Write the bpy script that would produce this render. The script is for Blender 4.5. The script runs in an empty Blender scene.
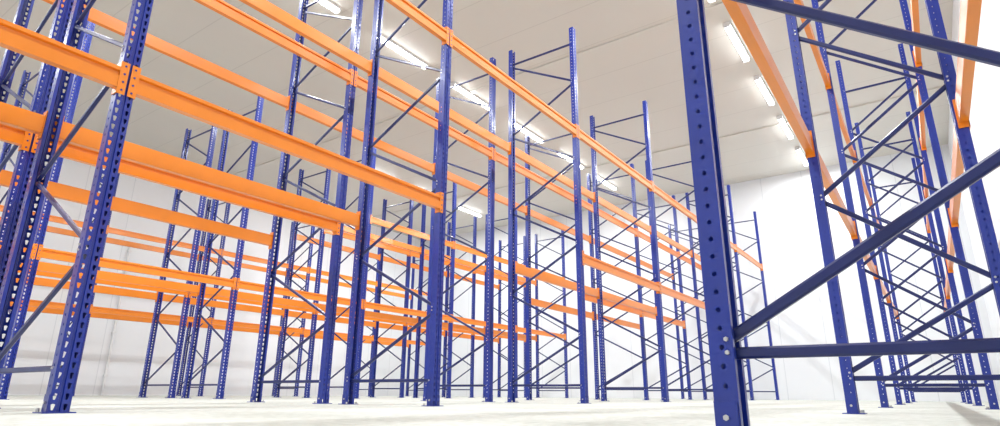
import bpy, bmesh, math, random
from mathutils import Vector, Matrix, Euler
random.seed(4)
S = bpy.context.scene
S.view_settings.view_transform = 'Standard'
S.view_settings.look = 'None'
S.view_settings.exposure = 0.0

def lin(r, g, b):
    f = lambda c: (c/12.92 if c <= .04045 else ((c+.055)/1.055)**2.4)
    return (f(r/255), f(g/255), f(b/255), 1)

# ------------------------------------------------------------ materials
def paint(name, col, rough, var=.12, scale=6, metallic=0.0, coat=0.0):
    m = bpy.data.materials.new(name); m.use_nodes = True
    n, l = m.node_tree.nodes, m.node_tree.links
    b = n['Principled BSDF']
    tc = n.new('ShaderNodeTexCoord')
    no = n.new('ShaderNodeTexNoise'); no.inputs['Scale'].default_value = scale
    no.inputs['Detail'].default_value = 5
    l.new(tc.outputs['Object'], no.inputs['Vector'])
    mx = n.new('ShaderNodeMix'); mx.data_type = 'RGBA'
    mx.inputs[6].default_value = tuple(c*(1-var) for c in col[:3])+(1,)
    mx.inputs[7].default_value = tuple(min(1, c*(1+var)) for c in col[:3])+(1,)
    l.new(no.outputs['Fac'], mx.inputs[0])
    l.new(mx.outputs[2], b.inputs['Base Color'])
    rr = n.new('ShaderNodeMapRange'); rr.inputs[3].default_value = rough-.08; rr.inputs[4].default_value = rough+.1
    l.new(no.outputs['Fac'], rr.inputs[0]); l.new(rr.outputs[0], b.inputs['Roughness'])
    b.inputs['Metallic'].default_value = metallic
    b.inputs['Coat Weight'].default_value = coat
    b.inputs['Coat Roughness'].default_value = .12
    return m
M_BLUE = paint('blue_powder_coat', lin(20, 46, 145), .32, .2, 8, 0, .35)
M_BRACE = paint('blue_brace_paint', lin(14, 30, 96), .35, .2, 8, 0, .25)
M_ORANGE = paint('orange_powder_coat', lin(236, 134, 24), .34, .1, 5, 0, .4)
M_STEEL = paint('zinc_bolt', lin(200, 200, 200), .35, .1, 20, .8)
M_HOUSE = paint('white_fixture', lin(235, 235, 235), .5, .03)

def panel_mat(name, c1, seam, pitch, axis, rough=.5, seamw=.02):
    """insulated sandwich panel with joints every `pitch` metres along axis"""
    m = bpy.data.materials.new(name); m.use_nodes = True
    n, l = m.node_tree.nodes, m.node_tree.links
    b = n['Principled BSDF']; b.inputs['Roughness'].default_value = rough
    g = n.new('ShaderNodeNewGeometry'); sp = n.new('ShaderNodeSeparateXYZ')
    l.new(g.outputs['Position'], sp.inputs[0])
    d = n.new('ShaderNodeMath'); d.operation = 'DIVIDE'; d.inputs[1].default_value = pitch
    l.new(sp.outputs[axis], d.inputs[0])
    fr = n.new('ShaderNodeMath'); fr.operation = 'FRACT'; l.new(d.outputs[0], fr.inputs[0])
    lt = n.new('ShaderNodeMath'); lt.operation = 'LESS_THAN'; lt.inputs[1].default_value = seamw/pitch
    l.new(fr.outputs[0], lt.inputs[0])
    no = n.new('ShaderNodeTexNoise'); no.inputs['Scale'].default_value = .6
    l.new(g.outputs['Position'], no.inputs['Vector'])
    a = n.new('ShaderNodeMix'); a.data_type = 'RGBA'
    a.inputs[6].default_value = tuple(c*.95 for c in c1[:3])+(1,)
    a.inputs[7].default_value = c1
    l.new(no.outputs['Fac'], a.inputs[0])
    mx = n.new('ShaderNodeMix'); mx.data_type = 'RGBA'
    l.new(lt.outputs[0], mx.inputs[0]); l.new(a.outputs[2], mx.inputs[6])
    mx.inputs[7].default_value = seam
    l.new(mx.outputs[2], b.inputs['Base Color'])
    return m
M_WALLX = panel_mat('wall_panel_x', lin(242, 244, 246), lin(222, 225, 228), 1.15, 'X')
M_WALLY = panel_mat('wall_panel_y', lin(240, 242, 244), lin(220, 223, 226), 1.15, 'Y')
M_CEIL = panel_mat('ceiling_panel', lin(218, 214, 205), lin(203, 199, 190), 1.15, 'X', .45)

def concrete():
    m = bpy.data.materials.new('concrete_floor'); m.use_nodes = True
    n, l = m.node_tree.nodes, m.node_tree.links
    b = n['Principled BSDF']
    g = n.new('ShaderNodeNewGeometry')
    n1 = n.new('ShaderNodeTexNoise'); n1.inputs['Scale'].default_value = 1.3; n1.inputs['Detail'].default_value = 8
    n2 = n.new('ShaderNodeTexNoise'); n2.inputs['Scale'].default_value = 22; n2.inputs['Detail'].default_value = 6
    l.new(g.outputs['Position'], n1.inputs['Vector']); l.new(g.outputs['Position'], n2.inputs['Vector'])
    r = n.new('ShaderNodeValToRGB')
    r.color_ramp.elements[0].position = .35; r.color_ramp.elements[0].color = lin(172, 176, 166)
    r.color_ramp.elements[1].position = .65; r.color_ramp.elements[1].color = lin(214, 217, 210)
    ad = n.new('ShaderNodeMath'); ad.operation = 'MULTIPLY_ADD'; ad.inputs[1].default_value = .5
    h = n.new('ShaderNodeMath'); h.operation = 'MULTIPLY'; h.inputs[1].default_value = .5
    l.new(n2.outputs['Fac'], h.inputs[0])
    l.new(n1.outputs['Fac'], ad.inputs[0]); l.new(h.outputs[0], ad.inputs[2])
    l.new(ad.outputs[0], r.inputs[0]); l.new(r.outputs[0], b.inputs['Base Color'])
    b.inputs['Roughness'].default_value = .75
    bp = n.new('ShaderNodeBump'); bp.inputs['Strength'].default_value = .15; bp.inputs['Distance'].default_value = .01
    l.new(n2.outputs['Fac'], bp.inputs['Height']); l.new(bp.outputs[0], b.inputs['Normal'])
    return m
M_FLOOR = concrete()

def emis(name, col, st):
    m = bpy.data.materials.new(name); m.use_nodes = True
    b = m.node_tree.nodes['Principled BSDF']
    b.inputs['Base Color'].default_value = (1, 1, 1, 1)
    b.inputs['Emission Color'].default_value = col
    b.inputs['Emission Strength'].default_value = st
    return m
M_TUBE = emis('lit_tube', (.93, .97, 1, 1), 14)

# ------------------------------------------------------------ mesh helpers
def box(bm, x0, x1, y0, y1, z0, z1, mi=0):
    v = [bm.verts.new(p) for p in ((x0,y0,z0),(x1,y0,z0),(x1,y1,z0),(x0,y1,z0),(x0,y0,z1),(x1,y0,z1),(x1,y1,z1),(x0,y1,z1))]
    for f in ((0,3,2,1),(4,5,6,7),(0,1,5,4),(1,2,6,5),(2,3,7,6),(3,0,4,7)):
        bm.faces.new([v[i] for i in f]).material_index = mi

def member(bm, a, b, w, h, mi=0):
    """chamfered channel between a and b in a plane of constant x"""
    a, b = Vector(a), Vector(b); d = (b-a).normalized()
    sx = Vector((1, 0, 0)); up = d.cross(sx).normalized()
    c = .32
    prof = [(-1, -1+c*1.2), (-1+c*1.5, -1), (1-c*1.5, -1), (1, -1+c*1.2), (1, 1-c*1.2), (1-c*1.5, 1), (-1+c*1.5, 1), (-1, 1-c*1.2)]
    r = [[bm.verts.new(p+sx*(q[0]*w/2)+up*(q[1]*h/2)) for q in prof] for p in (a, b)]
    for i in range(8):
        j = (i+1) % 8
        bm.faces.new((r[0][i], r[0][j], r[1][j], r[1][i])).material_index = mi
    bm.faces.new(r[0][::-1]).material_index = mi; bm.faces.new(r[1]).material_index = mi

def bolt(bm, c, axis, rad, ln, mi):
    q = Vector(axis).to_track_quat('Z', 'Y').to_matrix().to_4x4()
    m = Matrix.Translation(Vector(c)) @ q
    r = bmesh.ops.create_cone(bm, cap_ends=True, segments=6, radius1=rad, radius2=rad*.9, depth=ln, matrix=m)
    for f in {f for v in r['verts'] for f in v.link_faces}: f.material_index = mi

def strip(bm, M, p0, p1, H, hole=None, pitch=.05, z0=0.004, off=0.0, shape='tear'):
    """vertical sheet from plan point p0 to p1, with a punched column"""
    p0, p1 = Vector((*p0, 0)), Vector((*p1, 0)); d = (p1-p0)
    L = d.length; d.normalize()
    P = lambda s, z: bm.verts.new(M @ (p0+d*s+Vector((0, 0, z))))
    if not hole:
        bm.faces.new((P(0, z0), P(L, z0), P(L, H), P(0, H))); return
    hw, hh = hole[0]/2, hole[1]/2
    n = int((H-z0)/pitch)
    for k in range(n):
        a = z0+k*pitch; b = a+pitch
        if k == n-1: b = H
        c = (a+a+pitch)/2+off; m = L/2
        out = [(0, a), (m, a), (L, a), (L, c), (L, b), (m, b), (0, b), (0, c)]
        if shape == 'tear':
            inn = [(m-hw*.45, c-hh*.9), (m, c-hh), (m+hw*.45, c-hh*.9), (m+hw*.75, c), (m+hw, c+hh*.75), (m, c+hh), (m-hw, c+hh*.75), (m-hw*.75, c)]
        else:
            inn = [(m+hw*x, c+hh*y) for x, y in ((-.7,-.7),(0,-1),(.7,-.7),(1,0),(.7,.7),(0,1),(-.7,.7),(-1,0))]
        o = [P(*q) for q in out]; i_ = [P(*q) for q in inn]
        for j in range(8):
            jj = (j+1) % 8
            bm.faces.new((o[j], o[jj], i_[jj], i_[j]))

W = .045; D = .064
def upright(bm, M, H):
    # front face : two punched bands either side of a stiffening groove
    strip(bm, M, (-W, 0), (-.009, 0), H, (.019, .031))
    strip(bm, M, (-.009, 0), (-.006, .008), H)
    strip(bm, M, (-.006, .008), (.006, .008), H)
    strip(bm, M, (.006, .008), (.009, 0), H)
    strip(bm, M, (.009, 0), (W, 0), H, (.019, .031))
    for s in (-1, 1):
        strip(bm, M, (s*W, 0), (s*W, .018), H)
        strip(bm, M, (s*W, .018), (s*W, .050), H, (.013, .015), shape='o')
        strip(bm, M, (s*W, .050), (s*W, D), H)
        strip(bm, M, (s*W, D), (s*(W-.020), D), H)
        strip(bm, M, (s*(W-.020), D), (s*(W-.020), D-.012), H)

def finish(bm, name, mats):
    me = bpy.data.meshes.new(name); bm.to_mesh(me); bm.free()
    for m in mats: me.materials.append(m)
    return me

H_POST = 5.32
def frame_mesh(depth, name, pitch=.6, h=.029, first=None):
    bm = bmesh.new()
    for y, rot in ((0, 0), (depth, math.pi)):
        M = Matrix.Translation((0, y, 0)) @ Matrix.Rotation(rot, 4, 'Z')
        upright(bm, M, H_POST)
        sgn = 1 if rot == 0 else -1
        # foot plate, angle cleat and anchors
        ya, yb = sorted((y-sgn*.025, y+sgn*.100))
        box(bm, -.072, .072, ya, yb, 0, .006, 0)
        for s in (-1, 1):
            xa, xb = sorted((s*(W+.0006), s*(W+.005)))
            box(bm, xa, xb, min(y, y+sgn*.06), max(y, y+sgn*.06), .006, .09, 0)
            bolt(bm, (s*.060, y+sgn*.080, .014), (0, 0, 1), .009, .018, 2)
            bolt(bm, (s*(W+.008), y+sgn*.030, .05), (1, 0, 0), .008, .008, 2)
    a, b = .04, depth-.04
    w = .026
    def node(yy, zz):
        yy = max(.048, min(depth-.048, yy))
        for s in (-1, 1): bolt(bm, (s*(W+.003), yy, zz), (s, 0, 0), .007, .007, 2)
    member(bm, (0, a, .215), (0, b, .215), w, h, 1); node(a, .215); node(b, .215)
    z = .25; k = 0
    while z+pitch < 5.15:
        ya, yb = (a, b) if k % 2 else (b, a)
        st = first if (first and k == 0) else pitch
        z1 = z+st-.03
        member(bm, (0, ya, z), (0, yb, z1), w*.93, h, 1)
        node(ya, z); node(yb, z1)
        z += st; k += 1
    member(bm, (0, a, z+.02), (0, b, z+.02), w, h, 1); node(a, z+.02); node(b, z+.02)
    return finish(bm, name, (M_BLUE, M_BRACE, M_STEEL))

L = 2.8
def beam_mesh():
    bm = bmesh.new()
    prof = [(-.006, -.064), (-.006, .008), (.008, .014), (.008, .034), (-.006, .040), (-.006, .061), (-.003, .064),
            (.042, .064), (.044, .061), (.044, -.061), (.041, -.064)]
    e = W+.006
    r = [[bm.verts.new((x, y, z)) for y, z in prof] for x in (e, L-e)]
    n = len(prof)
    for i in range(n):
        j = (i+1) % n
        bm.faces.new((r[0][i], r[1][i], r[1][j], r[0][j]))
    bm.faces.new(r[0]); bm.faces.new(r[1][::-1])
    for s, xe in ((1, 0), (-1, L)):
        xa, xb = sorted((xe+s*(W+.0015), xe+s*(W+.0075)))
        box(bm, xa, xb, -.008, .052, -.10, .10)           # end plate
        xa, xb = sorted((xe+s*.007, xe+s*(W+.0075)))
        box(bm, xa, xb, -.0075, -.0025, -.10, .10)         # wrapped connector
        for z in (-.075, -.025, .025, .075):
            bolt(bm, (xe+s*.027, -.0085, z), (0, -1, 0), .007, .003, 1)
    bmesh.ops.recalc_face_normals(bm, faces=bm.faces)
    return finish(bm, 'load_beam', (M_ORANGE, M_BLUE))
ME_BEAM = beam_mesh()

def obj(name, me, parent=None, loc=(0, 0, 0), rz=0):
    o = bpy.data.objects.new(name, me); S.collection.objects.link(o)
    o.location = loc; o.rotation_euler = (0, 0, rz)
    if parent: o.parent = parent
    return o

LV1, LV2 = 1.83, 3.64
def rack(X0, k0, k1, y0, y1, front1, rear1, front2, rear2, mesh, l1=LV1, l2=LV2):
    """run of bays; frames at X0+L*k for k0..k1, front line y0, rear line y1"""
    e = bpy.data.objects.new('pallet_rack', None); S.collection.objects.link(e)
    e.location = (X0+L*k0, y0, 0)
    d = y1-y0
    for k in range(k0, k1+1):
        obj('upright_frame_%d' % (k-k0+1), mesh, e, ((k-k0)*L, 0, 0))
    i = 0
    for z, f, r in ((l1, front1, rear1), (l2, front2, rear2)):
        for k in range(k0, k1):
            if k in f:
                i += 1; obj('load_beam_%d' % i, ME_BEAM, e, ((k-k0)*L, 0, z))
            if k in r:
                i += 1; obj('load_beam_%d' % i, ME_BEAM, e, ((k-k0+1)*L, d, z), math.pi)
    return e
F115 = frame_mesh(1.15, 'upright_frame_deep')
F12 = frame_mesh(1.2, 'upright_frame_wide')
F11 = frame_mesh(1.1, 'upright_frame_std')
F92 = frame_mesh(.92, 'upright_frame_narrow', .66, .031, .53)
ALL = set(range(-4, 9))
XP = 1.25
lo = {-2, -1, 0, 2, 3}
rack(XP, -2, 6, 3.54, 4.69, lo, lo, ALL, ALL, F115)
rack(XP, -2, 6, 5.0, 6.2, {-2, -1, 0, 3, 4}, {-2, -1, 0, 3, 4}, ALL, ALL, F12)
XG = 2.65
rack(XG, -2, 5, 9.25, 10.35, ALL, ALL, {2, 3, 4}, {2, 3, 4}, F11)
rack(XG, -2, 5, 10.75, 11.85, ALL, ALL, {2, 3, 4}, {2, 3, 4}, F11)
rack(XG, -2, 5, 14.9, 16.0, ALL, ALL, ALL, ALL, F11)
# far-right run: camera sits beneath it
XN = 1.72
e = rack(XN, -1, 5, -.43, .49, ALL, ALL, ALL, ALL, F92)

# ------------------------------------------------------------ room shell
XA, XB, YA, YB, HC = -6, 18.9, -1.3, 17.6, 6.6
def slab(name, x0, x1, y0, y1, z0, z1, mat):
    bm = bmesh.new(); box(bm, x0, x1, y0, y1, z0, z1)
    return obj(name, finish(bm, name, (mat,)))
slab('floor', XA-.2, XB+.2, YA-.2, YB+.2, -.2, 0, M_FLOOR)
slab('ceiling', XA-.2, XB+.2, YA-.2, YB+.2, HC, HC+.2, M_CEIL)
slab('wall_far', XB, XB+.2, YA-.2, YB+.2, 0, HC, M_WALLY)
slab('wall_near', XA-.2, XA, YA-.2, YB+.2, 0, HC, M_WALLY)
slab('wall_left', XA, XB, YB, YB+.2, 0, HC, M_WALLX)
slab('wall_right', XA, XB, YA-.2, YA, 0, HC, M_WALLX)
slab('trim_1', 9.3, 9.42, YA, YB, HC-.03, HC, M_CEIL)      # ceiling joint covers
slab('trim_2', 15.0, 15.12, YA, YB, HC-.03, HC, M_CEIL)

# ------------------------------------------------------------ lamps
def lamp_mesh():
    bm = bmesh.new()
    box(bm, -.72, .72, -.06, .06, -.05, 0)
    for s in (-1, 1): box(bm, s*.71-.01, s*.71+.01, -.055, .055, -.10, -.05)
    for y in (-.028, .028):
        r = bmesh.ops.create_cone(bm, cap_ends=True, segments=12, radius1=.022, radius2=.022, depth=1.38,
                              matrix=Matrix.Translation((0, y, -.075)) @ Matrix.Rotation(math.pi/2, 4, 'Y'))
        for f in {f for v in r['verts'] for f in v.link_faces}: f.material_index = 1
    return finish(bm, 'fluorescent_light', (M_HOUSE, M_TUBE))
ML = lamp_mesh()
def tube_light(en):
    ld = bpy.data.lights.new('tube_light', 'AREA'); ld.shape = 'RECTANGLE'; ld.size = 1.36; ld.size_y = .1
    ld.energy = en; ld.color = (.95, .975, 1); return ld
LA, LB = tube_light(86), tube_light(125)
def lamp(x, y, ld):
    e = obj('fluorescent_light', ML, None, (x, y, HC-.002))
    lo_ = bpy.data.objects.new('lamp_light', ld); S.collection.objects.link(lo_); lo_.parent = e; lo_.location = (0, 0, -.11)
for k in range(-2, 8):
    lamp(.35+2.29*k, 7.54, LA)
    lamp(1.5+2.29*k, 2.05, LA)
    if k > 4 or k < 1: lamp(.35+2.29*k, 13.05, LB)

# conduit on the left wall
bm = bmesh.new()
bmesh.ops.create_cone(bm, cap_ends=True, segments=12, radius1=.03, radius2=.03, depth=4, matrix=Matrix.Translation((0, 0, 2.0)))
for z in (.5, 1.6, 2.7, 3.8): box(bm, -.05, .05, -.035, .04, z-.02, z+.02)
obj('cable_conduit', finish(bm, 'cable_conduit', (M_HOUSE,)), None, (7.1, YB-.04, 0))

w = bpy.data.worlds.new('world'); S.world = w; w.use_nodes = True
w.node_tree.nodes['Background'].inputs[0].default_value = (.9, .95, 1, 1)
w.node_tree.nodes['Background'].inputs[1].default_value = .5

# ------------------------------------------------------------ camera
F = 593.0; pitch = math.radians(16.97); az = math.radians(35.4)
cd = bpy.data.cameras.new('camera'); cam = bpy.data.objects.new('camera', cd); S.collection.objects.link(cam)
cd.sensor_width = 36; cd.lens = F*36/1000; cd.clip_start = .02
cam.location = (0, 0, .105)
R = Euler((math.pi/2+pitch, 0, az-math.pi/2)).to_matrix() @ Matrix.Rotation(math.radians(.4), 3, 'Z')
cam.rotation_euler = R.to_euler()
S.camera = cam
